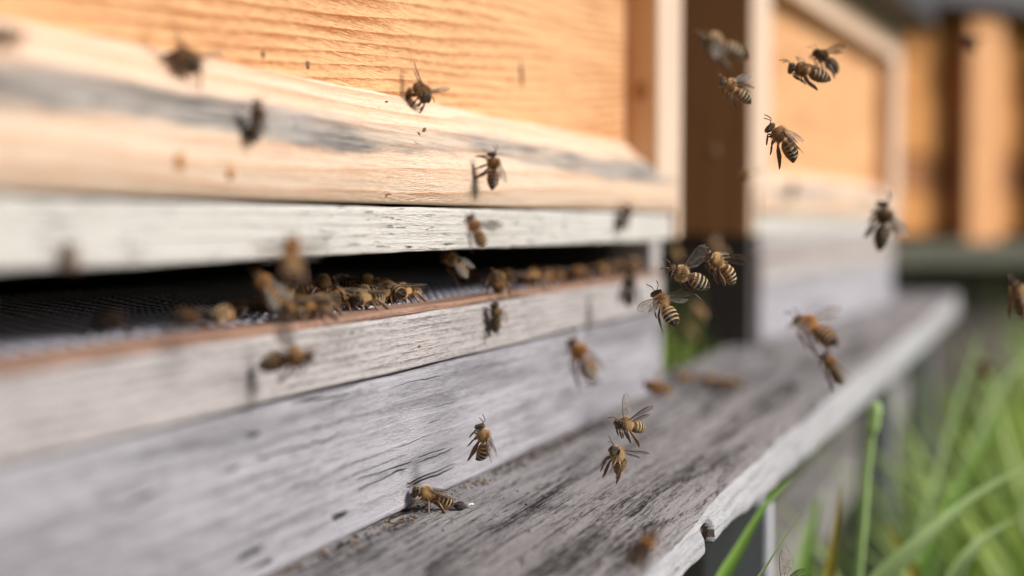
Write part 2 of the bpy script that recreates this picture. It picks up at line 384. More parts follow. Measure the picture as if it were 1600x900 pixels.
# bark-brown knot sitting in the bite of the edge
V = []; F = []
for i in range(9):
    for k in range(14):
        ph = math.pi * i / 8; th = 2 * math.pi * k / 14
        d = 1 + .25 * noise.noise(Vector((i * .9, k * .7, 3)))
        V.append((.0780 + .006 * math.sin(ph) * math.cos(th) * d, YN + .0068 * math.cos(ph), ZL - .0085 + .0055 * math.sin(ph) * math.sin(th) * d))
for i in range(8):
    for k in range(14): F.append((i * 14 + k, i * 14 + (k + 1) % 14, (i + 1) * 14 + (k + 1) % 14, (i + 1) * 14 + k))
bpart('knot', mesh('knot', V, F, M['knot'], True))
bpart('apron_beam', box_mesh('apron_beam', .018, .050, .30, 1.90, -.2330, -.1940, M['beam'], .002, 2, .001))
bpart('rear_beam', box_mesh('rear_beam', -.42, -.34, -.25, 1.90, -.1500, -.0895, M['beam'], .002, 2, .001))
for yy in (-.1, .60, 1.25, 1.84):
    bpart('leg', box_mesh('leg', .0505, .0800, yy, yy + .009, -.452, -.1185, M['leg_wood'], .002, 2))
    bpart('leg', box_mesh('leg', -.40, -.36, yy, yy + .045, -.452, -.1505, M['leg_wood'], .002, 2))
    bpart('cross_bar', box_mesh('cross_bar', -.335, .0500, yy + .018, yy + .050, -.165, -.128, M['beam'], .002, 2))

# ------------------------------------------------------------------ bee shed beyond the bench
SA = R_(50); SN = Vector((math.sin(SA), -math.cos(SA), 0)); SU = Vector((math.cos(SA), math.sin(SA), 0))
def hit(px, py, off=0.0, P0=Vector((.0, 2.55, 0))): d = ray(px, py); return CAM + d * ((P0 + SN * off - CAM).dot(SN) / d.dot(SN))
SO = hit(1400, 348); SO.z = -.45
shed = empty('timber_shed', SO); shed.rotation_euler = (0, 0, SA); tag(shed, 'blurred orange timber shed with pale upright post beyond the bench', 'shed')
def spart(name, u0, u1, d0, d1, z0, z1, mk, bev=.004, warp=0):   # along the wall, out of the wall, above the soil
    return add(name, box_mesh(name, u0, u1, -d1, -d0, z0 + .45, z1 + .45, M[mk], bev, 2, warp), shed)
def su(px, off=0.0): return (hit(px, 300, off) - SO).dot(SU)
def sz(py): return hit(1470, py).z
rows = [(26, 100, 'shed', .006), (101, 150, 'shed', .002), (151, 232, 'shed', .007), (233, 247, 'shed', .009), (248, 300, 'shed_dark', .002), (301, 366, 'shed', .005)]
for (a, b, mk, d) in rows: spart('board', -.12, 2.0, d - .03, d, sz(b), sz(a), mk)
for px in (1512, 1640, 1790):
    a = su(px, .05); spart('post', a, a + (su(1566, .05) - su(1512, .05)), .032, .050, sz(392), sz(27), 'shed_post', .005)
spart('sill_beam', -.16, 2.05, -.03, .12, sz(414), sz(376), 'stone', .006, .004)
spart('roof', -.2, 2.15, -1.0, .07, sz(22), sz(-70), 'roof', .006)
a = su(1396, .09); spart('sky_glint', a, a + .05, .072, .086, sz(20), sz(-40), 'tin')  # pale metal piece added to stand in for sky brightness at the roof
spart('back_wall', -.12, 2.0, -.93, -.90, -.45, sz(26), 'shed_dark')
spart('base_wall', -.12, 2.0, -.028, .012, -.455, sz(415), 'base_side')

# ------------------------------------------------------------------ grass
def grass_mat(name, a, b, tr=.4):
    g = G(name); r = g.n('ShaderNodeNewGeometry').outputs['Random Per Island']
    tc = g.n('ShaderNodeTexCoord').outputs['Object']
    n = g.noise(g.vmul(tc, (1, 1, .1)), 300, 3, .6)
    c = g.mix(g.math('ADD', g.math('MULTIPLY', r, .75), g.math('MULTIPLY', n, .3)), a, b)
    p = g.n('ShaderNodeBsdfPrincipled', {'Base Color': c, 'Roughness': .42}).outputs[0]
    t = g.n('ShaderNodeBsdfTranslucent', {'Color': c}).outputs[0]
    return g.end(g.n('ShaderNodeMixShader', {0: tr, 1: p, 2: t}).outputs[0])
MG = grass_mat('grass_blades', (.03, .10, .008), (.50, .66, .14))
def blade(pts, w, cross=(1, 0, 0), tip=True, fold=.25):
    """a tapering, lightly folded grass leaf through pts"""
    pts = [Vector(p) for p in pts]; V = []; F = []; n = len(pts)
    for i, p in enumerate(pts):
        d = (pts[min(i + 1, n - 1)] - pts[max(i - 1, 0)]).normalized()
        s = Vector(cross); s = (s - d * s.dot(d)).normalized(); u = d.cross(s)
        f = i / (n - 1); ww = w * (.55 + .45 * math.sin(math.pi * min(1, f * 1.25 + .12))) * ((1 - f ** 5) if tip else 1) + w * .02
        V += [p - s * ww / 2, p + u * ww * fold, p + s * ww / 2]
    for i in range(n - 1):
        a = i * 3; F += [(a, a + 1, a + 4, a + 3), (a + 1, a + 2, a + 5, a + 4)]
    return V, F
rng = random.Random(5)
V = []; F = []
def put(a, b): k = len(V); V.extend(a); F.extend(tuple(i + k for i in f) for f in b)
def wild(x, y, h, w, lean):
    a = rng.uniform(0, 6.28); lx, ly = math.cos(a) * lean, math.sin(a) * lean; c = rng.uniform(.2, 1.0)
    b = rng.uniform(0, 6.28)
    put(*blade([(x + lx * (f ** 1.8), y + ly * (f ** 1.8), -.45 + h * (f - .28 * c * f ** 3 * min(1, lean / .12))) for f in (0, .2, .4, .6, .8, 1)], w, (math.cos(b), math.sin(b), 0)))
for _ in range(3200):
    y = rng.uniform(.55, 3.0) if rng.random() < .8 else rng.uniform(3, 7)
    x = rng.uniform(.13, .25 + y * .55)
    near = max(0, min(1, (y - .5) / 1.2))
    wild(x, y, rng.uniform(.10, .30) * (.75 + .25 * near), rng.uniform(.004, .013), rng.uniform(.02, .18))
for _ in range(1500):                       # behind the bench, seen through the gap between the hives
    wild(rng.uniform(-.34, -.06), rng.uniform(.5, 2.2), rng.uniform(.15, .33), rng.uniform(.003, .007), rng.uniform(.02, .14))
for _ in range(90):                         # leaves pushing up behind the ledge in the gap
    wild(rng.uniform(-.075, -.036), rng.uniform(.80, 1.0), rng.uniform(.35, .44), rng.uniform(.007, .014), rng.uniform(.01, .05))
for _ in range(3500):
    wild(rng.uniform(-3, 3), rng.uniform(-2.5, .5), rng.uniform(.05, .14), rng.uniform(.003, .007), rng.uniform(.02, .1))
for _ in range(1300):                       # tall leaves standing clear of the rest
    y = rng.uniform(.9, 2.8); x = rng.uniform(.17, .22 + y * .5)
    wild(x, y, rng.uniform(.26, .43), rng.uniform(.006, .013), rng.uniform(.05, .2))
for _ in range(700):                        # broad leaves close by
    y = rng.uniform(.68, 1.5); x = rng.uniform(.115, .17 + y * .32)
    wild(x, y, rng.uniform(.20, .395), rng.uniform(.003, .008), rng.uniform(.06, .22))
go = add('grass', mesh('grass', V, F, MG, True)); go['kind'] = 'stuff'; go['label'] = 'blurred green meadow grass under and beside the bench'; go['category'] = 'grass'

MB1 = grass_mat('fresh_blade', (.24, .46, .06), (.34, .56, .12), .45)
MB2 = grass_mat('pale_blade', (.36, .52, .18), (.46, .60, .28), .35)
MB3 = grass_mat('yellowed_blade', (.48, .30, .04), (.40, .36, .06), .35)
def leaf(label, px, w, mat, seed=0, bud=False):
    """px = list of (x, y, distance) points the leaf passes through, from low to tip; it is carried on down to the soil"""
    P = [at(*q) for q in px]
    d = (P[0] - P[1]).normalized()
    foot = Vector((P[0].x + d.x * .10, P[0].y + d.y * .10 + .02, -.452)); mid = P[0] * .5 + foot * .5 + Vector((d.x * .03, d.y * .03, 0))
    C = [foot, mid] + P
    # smooth resample (Catmull-Rom)
    S = []
    for i in range(len(C) - 1):
        p0, p1, p2, p3 = C[max(i - 1, 0)], C[i], C[i + 1], C[min(i + 2, len(C) - 1)]
        for k in range(7):
            t = k / 7; ln = (p2 - p1).length; m1 = (p2 - p0).normalized() * ln; m2 = (p3 - p1).normalized() * ln
            S.append(p1 * (2 * t ** 3 - 3 * t * t + 1) + m1 * (t ** 3 - 2 * t * t + t) + p2 * (3 * t * t - 2 * t ** 3) + m2 * (t ** 3 - t * t))
    S.append(C[-1])
    root = empty('grass_stem' if bud else 'tall_grass', foot); root['kind'] = 'thing'; tag(root, label, 'grass', 'single grass leaves rising in front of the bench')
    S = [p - foot for p in S]
    if bud:
        add('stem', mesh('stem', *tube(S, [w / 2 * (1 - .35 * i / len(S)) for i in range(len(S))], 7), mat, True), root)
        t = S[-1]; dd = (S[-1] - S[-3]).normalized()
        pts = [t + dd * (q * .017 - .004) for q in (0, .2, .4, .6, .8, 1)]
        add('seed_head', mesh('seed_head', *tube(pts, [.0010, .0023, .0029, .0025, .0029, .0010], 8), mat, True), root)
    else:
        add('leaf', mesh('leaf', *blade(S, w * .78, RT + UP * .3, True), mat, True), root)
    return root
leaf('thin sharp grass blade, lit tip, low right of the ledge knot', [(1150, 960, .445), (1200, 880, .444), (1235, 825, .444), (1262, 783, .444)], .0014, MB2)
leaf('broad bright green blade curving up just right of the ledge knot', [(1120, 930, .53), (1160, 850, .54), (1200, 785, .55), (1240, 745, .56)], .0075, MB1)
leaf('upright green stem with a small seed head before the bench beam', [(1338, 930, .62), (1348, 820, .62), (1355, 730, .62), (1363, 672, .62)], .0046, MB2, bud=True)
leaf('short yellowed blade with an orange tip left of the stem', [(1290, 940, .60), (1300, 870, .60), (1310, 800, .60), (1314, 755, .60)], .0070, MB3)
leaf('small yellow blade leaning left at the right of the stem', [(1430, 900, .70), (1412, 865, .70), (1395, 835, .70), (1380, 812, .70)], .0070, MB3)
leaf('tall pale blade rising past the end of the bench', [(1420, 940, .85), (1450, 820, .86), (1490, 660, .88), (1535, 512, .90)], .0150, MB2)
leaf('wide pale blade sweeping from bottom centre to the right edge', [(1360, 930, .60), (1440, 845, .60), (1530, 770, .61), (1660, 700, .62)], .0120, MB2)
leaf('wide pale blade in the bottom right corner, lowest of the sweeping ones', [(1480, 930, .62), (1520, 860, .62), (1580, 815, .63), (1680, 790, .64)], .0100, MB2)
leaf('bright blade beside the tall pale one, bent to the right', [(1420, 950, .80), (1455, 850, .80), (1500, 760, .82), (1570, 640, .84)], .0130, MB1)
leaf('high pale blade leaning over at the far right edge', [(1500, 760, 1.0), (1530, 690, 1.0), (1570, 600, 1.02), (1640, 520, 1.05)], .0150, MB2)
leaf('dark green blade hanging in the shade below the bench edge', [(1250, 930, .75), (1262, 860, .76), (1275, 800, .77), (1280, 770, .78)], .0140, MB1)

# ------------------------------------------------------------------ hedge well behind (closes the view from other positions)
V = []; F = []
for _ in range(16000):
    x = rng.uniform(-9, 12); y = rng.uniform(7.5, 9.0); z = -.45 + rng.uniform(0, 2.3) ** 1.0
    if noise.noise(Vector((x * .9, y, z * 1.2))) < -.18: continue
    s = rng.uniform(.04, .10); a = Vector((rng.gauss(0, 1), rng.gauss(0, 1), rng.gauss(0, 1))).normalized(); b = a.orthogonal().normalized(); k = len(V)
    V += [(x, y, z), tuple(Vector((x, y, z)) + a * s + b * s * .35), tuple(Vector((x, y, z)) + a * s * 2), tuple(Vector((x, y, z)) + a * s - b * s * .35)]; F.append((k, k + 1, k + 2, k + 3))
hd = add('hedge', mesh('hedge', V, F, grass_mat('hedge_leaves', (.04, .09, .02), (.09, .16, .04)))); hd['kind'] = 'stuff'
hd['label'] = 'dense green hedge far behind the hives'; hd['category'] = 'hedge'

# ------------------------------------------------------------------ bees (model units: mm, head towards +X, back towards +Z)
def bee_body_mat():
    g = G('bee_body'); c = g.n('ShaderNodeVertexColor', layer_name='Col').outputs[0]
    tc = g.n('ShaderNodeTexCoord').outputs['Object']
    oc = g.n('ShaderNodeObjectInfo').outputs['Color']
    gl = g.n('ShaderNodeAttribute', attribute_name='gloss').outputs['Fac']
    n = g.noise(tc, 2.6, 4, .7)
    c = g.mix(1.0, c, oc, 'MULTIPLY')
    c = g.mix(g.step(n, .25, .75), g.mix(.25, c, (0, 0, 0)), c)
    return g.end(g.bsdf(c, g.math('SUBTRACT', .85, g.math('MULTIPLY', gl, .6)), g.bump(g.noise(tc, 7, 3, .7), .12, .6)))
MBODY = bee_body_mat()
def hair_mat():
    g = G('bee_hair'); oc = g.n('ShaderNodeObjectInfo').outputs['Color']
    r = g.n('ShaderNodeNewGeometry').outputs['Random Per Island']
    c = g.mix(1.0, g.mix(r, (.74, .52, .27), (.95, .80, .55)), oc, 'MULTIPLY')
    p = g.n('ShaderNodeBsdfPrincipled', {'Base Color': c, 'Roughness': .6}).outputs[0]
    t = g.n('ShaderNodeBsdfTranslucent', {'Color': c}).outputs[0]
    return g.end(g.n('ShaderNodeMixShader', {0: .35, 1: p, 2: t}).outputs[0])
MHAIR = hair_mat()
def wing_mat():
    g = G('bee_wing'); tc = g.n('ShaderNodeTexCoord').outputs['Object']
    n = g.noise(tc, 1.6, 3, .6)
    c = g.mix(n, (.55, .47, .40), (.90, .85, .80))
    p = g.n('ShaderNodeBsdfPrincipled', {'Base Color': c, 'Roughness': .28, 'Normal': g.bump(n, .25, .8)}).outputs[0]
    t = g.n('ShaderNodeBsdfTransparent', {'Color': (.93, .90, .87, 1)}).outputs[0]
    return g.end(g.n('ShaderNodeMixShader', {0: .40, 1: t, 2: p}).outputs[0])
MWING = wing_mat()
MVEIN = plain('wing_vein', (.12, .06, .03), .5, 0, 1.0, .01)
def leg_mat():
    g = G('bee_leg'); oc = g.n('ShaderNodeObjectInfo').outputs['Color']
    tc = g.n('ShaderNodeTexCoord').outputs['Object']; n = g.noise(tc, 1.5, 3, .6)
    return g.end(g.bsdf(g.mix(1.0, g.mix(n, (.035, .018, .01), (.22, .11, .045)), oc, 'MULTIPLY'), .4))
MLEG = leg_mat()
MEYE = plain('bee_eye', (.018, .012, .010), .22, 0, 8, .02)

def lerp(a, b, t): return a + (b - a) * t
def bee_body(curl):
    """one continuous skin: face, neck, thorax, narrow waist, banded abdomen bent under by `curl` degrees"""
    st = []  # centre x,z, direction angle, ry, rz, kind, s
    for (x, z, ry, rz) in [(6.62, -.55, .12, .2), (6.5, -.5, .8, 1.0), (6.25, -.42, 1.3, 1.5), (5.9, -.35, 1.68, 1.75), (5.5, -.28, 1.85, 1.75), (5.15, -.2, 1.65, 1.5), (4.9, -.1, 1.15, 1.05), (4.7, 0, .7, .65)]:
        st.append((x, z, 0, ry, rz, 'h', 0))
    for (x, z, ry, rz) in [(4.5, .1, .85, .85), (4.25, .18, 1.4, 1.4), (3.8, .25, 1.85, 1.85), (3.2, .3, 2.12, 2.1), (2.5, .3, 2.2, 2.15), (1.8, .25, 2.1, 2.0), (1.2, .15, 1.8, 1.65), (.75, .0, 1.25, 1.15), (.45, -.12, .7, .7), (.25, -.15, .5, .5)]:
        st.append((x, z, 0, ry, rz, 't', 0))
    L = 7.4; N = 62; x, z = .2, -.15; rp = [(0, .5), (.03, 1.05), (.08, 1.62), (.16, 2.05), (.30, 2.34), (.45, 2.38), (.6, 2.2), (.75, 1.75), (.87, 1.12), (.95, .6), (.99, .25), (1, .05)]
    for i in range(1, N + 1):
        s = i / N; a = R_(curl) * s
        x -= math.cos(a) * L / N; z -= math.sin(a) * L / N
        r = lerp_tab(rp, s); seg = (s / .168) % 1.0
        r *= 1 + .035 * (seg - .5) * (1 if s < .9 else 0)
        st.append((x, z, a, r, r * .9, 'a', s))
    NS = 22; V = []; F = []; C = []; GL = []
    for (x, z, a, ry, rz, kind, s) in st:
        for k in range(NS):
            t = 2 * math.pi * k / NS; u = math.cos(t); w = math.sin(t)   # u: side, w: up
            lx = -math.sin(a) * w * rz; lz = math.cos(a) * w * rz
            if kind == 'h' and w < 0: u *= 1 + .3 * w      # triangular face
            V.append((x + (lx if kind == 'a' else 0), u * ry, z + (lz if kind == 'a' else w * rz)))
            if kind == 'h':
                c = (.10, .055, .025) if w > .2 or x < 5.6 else (.16, .10, .05); gl = .35
            elif kind == 't':
                c = (.44, .29, .13) if not (w > .75 and 1.6 < x < 3.4) else (.17, .085, .03); gl = .0
                if w < -.4: c = (.30, .20, .10)
            else:
                seg = (s / .168) % 1.0; i = int(s / .168)
                jag = .03 * math.sin(k * 2.3 + i)
                pale = seg < (.30, .34, .36, .34, .30, .0, 0)[min(i, 6)] + jag
                amber = i <= 1
                c = (.82, .66, .40) if pale else ((.20, .085, .018) if amber else (.026, .014, .008)); gl = .15 if pale else .8
                if w < -.35: c = (.40, .25, .10) if seg < .75 else (.12, .06, .025); gl = .5
                elif w < -.15: c = tuple(lerp(q, p, .5) for q, p in zip(c, (.50, .32, .13)))
                if s > .9: c = (.02, .012, .01); gl = .8
            C.append(c); GL.append(gl)
    for i in range(len(st) - 1):
        for k in range(NS): F.append((i * NS + k, i * NS + (k + 1) % NS, (i + 1) * NS + (k + 1) % NS, (i + 1) * NS + k))
    F.append(tuple(range(NS))[::-1]); F.append(tuple((len(st) - 1) * NS + k for k in range(NS)))
    me = mesh('bee_body', V, F, MBODY, True)
    ca = me.color_attributes.new('Col', 'FLOAT_COLOR', 'POINT')
    for i, c in enumerate(C): ca.data[i].color = (*c, 1)
    ga = me.attributes.new('gloss', 'FLOAT', 'POINT')
    for i, v in enumerate(GL): ga.data[i].value = v
    # fuzz: dense on the thorax, thin on the head and in the pale bands
    r2 = random.Random(11); HV = []; HF = []
    def hair(i, k, ln, back):
        a = Vector(V[i * NS + k]); b = Vector(V[i * NS + (k + 1) % NS]); c = Vector(V[(i + 1) * NS + k])
        p = a + (b - a) * r2.random() + (c - a) * r2.random()
        x, z = st[i][0], st[i][1]; nrm = Vector(((p.x - x) * 1.0 + back, p.y, p.z - z)).normalized()
        d = (nrm + Vector((r2.gauss(0, .25), r2.gauss(0, .25), r2.gauss(0, .25)))).normalized()
        s = d.orthogonal().normalized() * .045; j = len(HV)
        HV.extend([p - s - nrm * .05, p + s - nrm * .05, p + d * ln * r2.uniform(.6, 1.2)]); HF.append((j, j + 1, j + 2))
    th = [i for i, q in enumerate(st) if q[5] == 't'][1:-2]
    hd_ = [i for i, q in enumerate(st) if q[5] == 'h'][2:-1]
    ab = [i for i, q in enumerate(st) if q[5] == 'a' and i < len(st) - 2 and ((q[6] / .168) % 1 < .34) and q[6] < .86]
    for _ in range(1500): hair(r2.choice(th), r2.randrange(NS), .85, 0)
    for _ in range(260): hair(r2.choice(hd_), r2.randrange(NS), .5, 0)
    for _ in range(600): hair(r2.choice(ab), r2.randrange(NS), .42, -.8)
    return me, mesh('bee_fuzz', HV, HF, MHAIR)
BODY = {c: bee_body(c) for c in (-4, 14, 45, 75)}

# eye, antenna
bm = bmesh.new(); bmesh.ops.create_uvsphere(bm, u_segments=12, v_segments=8, radius=1)
for v in bm.verts: v.co = Vector((v.co.x * .62, v.co.y * .42, v.co.z * 1.15))
EYE = bpy.data.meshes.new('bee_eye'); bm.to_mesh(EYE); bm.free(); EYE.materials.append(MEYE); EYE.polygons.foreach_set('use_smooth', [True] * len(EYE.polygons))
ANT = {s: mesh('antenna', *tube([(6.4, .45 * s, .35), (6.75, .75 * s, 1.0), (7.1, 1.05 * s, 1.6), (7.6, 1.25 * s, 1.65), (8.5, 1.6 * s, 1.35), (9.3, 1.85 * s, .95)], [.12, .11, .11, .15, .15, .12], 6), MLEG, True) for s in (1, -1)}
LEGS = {
 'walk': [[(3.4, 1.0, -1.2), (4.6, 2.4, -.6), (5.7, 3.2, -2.2), (6.2, 3.5, -3.2), (6.8, 3.7, -3.9)],
          [(2.3, 1.3, -1.4), (2.3, 3.3, -.5), (1.9, 4.5, -2.4), (1.7, 5.2, -3.3), (1.5, 5.9, -3.9)],
          [(1.1, 1.2, -1.4), (-.7, 2.9, -.3), (-2.8, 3.8, -2.2), (-3.9, 4.1, -3.2), (-4.9, 4.2, -3.9)]],
 'hang': [[(3.5, .8, -1.3), (4.5, 1.4, -2.3), (3.7, 1.4, -3.3), (3.3, 1.3, -3.8), (2.9, 1.2, -4.3)],
          [(2.3, 1.1, -1.5), (2.1, 2.2, -2.9), (1.1, 2.1, -4.1), (.6, 2.0, -4.8), (.2, 1.8, -5.4)],
          [(1.1, 1.1, -1.4), (-.4, 2.1, -3.1), (-2.8, 2.3, -4.7), (-3.9, 2.2, -5.7), (-4.7, 2.0, -6.6)]],
 'tuck': [[(3.5, .8, -1.3), (4.3, 1.3, -2.0), (3.6, 1.3, -2.7), (3.2, 1.2, -2.9), (2.9, 1.1, -3.1)],
          [(2.3, 1.1, -1.5), (2.4, 2.0, -2.5), (1.4, 1.9, -3.2), (.9, 1.8, -3.5), (.5, 1.7, -3.7)],
          [(1.1, 1.1, -1.4), (.0, 2.1, -2.7), (-1.9, 2.2, -3.7), (-2.8, 2.1, -4.2), (-3.5, 2.0, -4.6)]],
 'trail': [[(3.5, .8, -1.3), (4.6, 1.5, -1.9), (4.2, 1.5, -3.0), (3.6, 1.3, -3.3), (3.1, 1.2, -3.5)],
           [(2.3, 1.1, -1.5), (1.2, 2.3, -2.4), (-.5, 2.5, -3.0), (-1.3, 2.4, -3.5), (-2.0, 2.3, -3.8)],
           [(1.1, 1.1, -1.4), (-1.6, 2.5, -2.6), (-4.4, 2.9, -3.4), (-6.0, 3.0, -4.0), (-7.2, 3.0, -4.8)]],
 'reach': [[(3.5, .9, -1.3), (4.7, 1.6, -2.6), (5.2, 1.8, -4.4), (5.1, 1.8, -5.4), (5.4, 1.9, -6.3)],
           [(2.3, 1.2, -1.4), (2.0, 2.6, -2.9), (1.2, 2.8, -4.9), (.9, 2.8, -6.0), (.7, 2.9, -6.9)],
           [(1.1, 1.2, -1.4), (-.6, 2.2, -2.9), (-1.9, 2.4, -5.2), (-2.4, 2.4, -6.6), (-2.6, 2.5, -7.7)]],
}
def leg_mesh(pts, hind):
    P = [Vector(p) for p in pts]; Q = []; Rr = []; S = []
    rads = [.28, .34, .36, .24, .17] if not hind else [.32, .40, .62, .42, .17]
    for i in range(len(P) - 1):
        for f in (0, .5):
            Q.append(P[i].lerp(P[i + 1], f)); base = lerp(rads[i], rads[i + 1], f)
            Rr.append(base * (.72 if f == 0 and i in (1, 2) and not hind else 1.0)); S.append(.45 if hind and i >= 2 else .9)
    Q.append(P[-1]); Rr.append(.12); S.append(.9)
    return mesh('bee_leg', *tube(Q, Rr, 7, S), MLEG, True)
LEGM = {k: [(leg_mesh([(x, y * s, z) for (x, y, z) in l], i == 2)) for s in (1, -1) for i, l in enumerate(v)] for k, v in LEGS.items()}

# wings: span along +Y, leading edge +X, in mm; membrane and raised veins
def wing_shape(lead, trail, L):
    n = 14; m_ = 5; V = []; F = []
    for i in range(n + 1):
        f = i / n; a, b = lerp_tab(lead, f), lerp_tab(trail, f)
        for j in range(m_ + 1):
            g_ = j / m_; x = lerp(a, b, g_)
            V.append((x, L * f, .28 * math.sin(math.pi * g_) * math.sin(math.pi * min(1, f + .12)) + .10 * math.sin(f * 9 + j * 1.7) * f))
    for i in range(n):
        for j in range(m_): k = i * (m_ + 1) + j; F.append((k, k + 1, k + m_ + 2, k + m_ + 1))
    me = mesh('wing', V, F, MWING, True)
    vv = []; vf = []
    def vein(pts, r):
        P = []
        for (f, g_) in pts:
            a, b = lerp_tab(lead, f), lerp_tab(trail, f)
            P.append((lerp(a, b, g_), L * f, .28 * math.sin(math.pi * g_) * math.sin(math.pi * min(1, f + .12)) + .06))
        a, b = tube(P, [r] * len(P), 4); k = len(vv); vv.extend(a); vf.extend(tuple(i + k for i in q) for q in b)
    vein([(0, 0), (.2, .0), (.4, 0), (.6, 0), (.75, .02), (.9, .1)], .12)
    vein([(.02, .35), (.2, .3), (.4, .28), (.6, .3), (.78, .2)], .07)
    vein([(.02, .5), (.2, .6), (.4, .66), (.55, .75)], .06)
    vein([(.35, .28), (.42, .66)], .05); vein([(.6, .3), (.55, .75)], .05); vein([(.6, .0), (.64, .3), (.8, .5)], .05)
    vein([(.42, .66), (.5, .95)], .05)
    return me, mesh('vein', vv, vf, MVEIN, True)
FORE = wing_shape([(0, .25), (.1, .5), (.3, .8), (.6, 1.0), (.8, .8), (.92, .3), (1, -.6)], [(0, -.25), (.1, -.6), (.3, -1.2), (.55, -2.0), (.75, -2.35), (.9, -2.0), (1, -.8)], 9.2)
HIND = wing_shape([(0, .2), (.3, .4), (.6, .45), (.85, .1), (1, -.5)], [(0, -.2), (.2, -1.0), (.45, -1.7), (.7, -1.7), (.9, -1.3), (1, -.6)], 6.4)
# per pose: span direction and leading-edge direction for the left (+Y) forewing
WPOSE = {
 'fold': [((-.955, .28, .02), (.28, .95, -.1), 0), ((-.90, .42, -.06), (.4, .9, -.1), 0)],
 'vee':  [((-.80, .60, .10), (.55, .78, .1), 0), ((-.86, .50, .0), (.5, .85, .0), 0)],
 'up':   [((-.25, .55, .80), (.95, .10, .25), 0), ((-.45, .55, .70), (.88, .15, .4), 0)],
 'flat': [((-.12, .98, .12), (.98, .12, .15), 0), ((-.35, .92, .05), (.93, .35, .1), 0)],
 'back': [((-.55, .70, .45), (.80, .55, .2), 0), ((-.68, .66, .30), (.72, .66, .2), 0)],
 'down': [((.10, .85, -.52), (.97, -.05, .2), 0), ((-.15, .86, -.48), (.95, .1, .2), 0)],
}
def wing_matrix(span, lead, side, hinge):
    s = Vector(span).normalized(); l = Vector(lead); l = (l - s * l.dot(s)).normalized()
    if side < 0: s = Vector((s.x, -s.y, s.z)); l = Vector((l.x, -l.y, l.z))
    n = l.cross(s)
    mm = Matrix((l, s, n)).transposed().to_4x4(); mm.translation = Vector((hinge[0], hinge[1] * side, hinge[2])); return mm

GROUP = 'honey bees around the hive entrance'
def bee(label, pos, head, back, curl=14, legs='tuck', wings='back', tint=(1, 1, 1), size=1.0, wing_right=None):
    root = empty('honey_bee', pos); tag(root, label, 'bee', GROUP)
    x = Vector(head).normalized(); z = Vector(back); z = (z - x * z.dot(x)).normalized(); y = z.cross(x)
    mm = (Matrix((x, y, z)).transposed() * (.00107 * size)).to_4x4(); mm.translation = pos; root.matrix_world = mm
    tc = (*tint, 1)
    b, fz = BODY[curl]
    o = add('body', b, root); o.color = tc
    f = add('fuzz', fz, root); f.color = tc; f['kind'] = 'stuff'
    for s in (1, -1):
        add('eye', EYE, root, Matrix.Translation((5.75, 1.5 * s, .05)) @ Matrix.Rotation(.25 * s, 4, 'X'))
        o = add('antenna', ANT[s], root); o.color = tc
    for l in LEGM[legs]: o = add('leg', l, root); o.color = tc
    for side in (1, -1):
        wp = WPOSE[wings if side > 0 or not wing_right else wing_right]
        for (me, ve), (sp, ld, _), hinge in zip((FORE, HIND), wp, ((2.7, 1.35, 1.75), (1.7, 1.45, 1.45))):
            w = add('wing', me, root, wing_matrix(sp, ld, side, hinge)); add('vein', ve, w)
    return root
GOLD, MIDB, DARK, PALE = (1.05, 1, .95), (.90, .80, .70), (.42, .35, .30), (1.2, 1.15, 1.1)

# --- bees in the air: pixel centre, distance, head and back direction as (right, up, towards viewer)
def fly(label, px, py, t, head, back, **kw): return bee(label, at(px, py, t), view(head), view(back), **kw)
fly('sharp golden bee flying left with dark striped abdomen, middle of the three before the gap', 1077, 433, .444, (-.90, .36, .10), (.28, .52, .80), curl=14, legs='trail', wings='up', wing_right='up')
fly('sharp pale bee flying left with underside lit, rightmost of the three before the gap', 1128, 416, .452, (-.74, .52, .30), (.45, .85, -.05), curl=45, legs='tuck', wings='back', tint=PALE)
fly('sharp striped bee seen from behind with wings spread, lowest of the three before the gap', 1040, 480, .444, (-.42, .72, -.45), (.18, .45, .86), curl=14, legs='hang', wings='flat', tint=GOLD, size=.95)
fly('sharp dark glossy bee in the air before the far hive panel, wings folded back', 1226, 220, .446, (-.72, .66, .12), (.40, .62, .35), curl=45, legs='hang', wings='vee', tint=MIDB, size=1.02)
fly('brown bee flying left below a darker one, before the far hive panel', 1265, 112, .475, (-.95, .20, .15), (.1, .95, .3), curl=14, legs='tuck', wings='flat', tint=MIDB, size=1.05)
fly('small blackish bee just above and behind the brown one, top right', 1292, 93, .50, (-.75, .40, .35), (.35, .85, -.3), curl=45, legs='hang', wings='flat', tint=DARK, size=.85)
fly('bee flying left before the brown side wall, below the most blurred one', 1150, 141, .475, (-.80, .48, .15), (.35, .80, .40), curl=14, legs='tuck', wings='back', tint=GOLD, size=.92)
fly('large blurred bee high in front of the brown gap, wing raised to the left', 1130, 72, .365, (-.92, .30, .10), (.2, .93, .25), curl=14, legs='hang', wings='down', size=.9)
fly('blurred upright bee at the right corner post of the far hive', 1380, 352, .37, (.0, .97, .1), (.9, .1, .4), curl=14, legs='tuck', wings='back', tint=DARK, size=.9)
fly('blurred orange bee with spread wings over the ledge, the larger of that pair', 1275, 515, .375, (-.60, .38, -.60), (.2, .75, .6), curl=14, legs='hang', wings='flat', tint=(1.0, .75, .5), size=.98)
fly('blurred slim bee trailing just below the spread winged one over the ledge', 1302, 575, .385, (-.55, .72, .2), (.5, .5, .5), curl=14, legs='trail', wings='fold', tint=MIDB, size=.7)
fly('blurred brown bee cut by the right edge of the picture', 1592, 462, .40, (-.35, .6, .5), (.3, .7, -.3), curl=45, legs='hang', wings='up', tint=MIDB, size=.8)
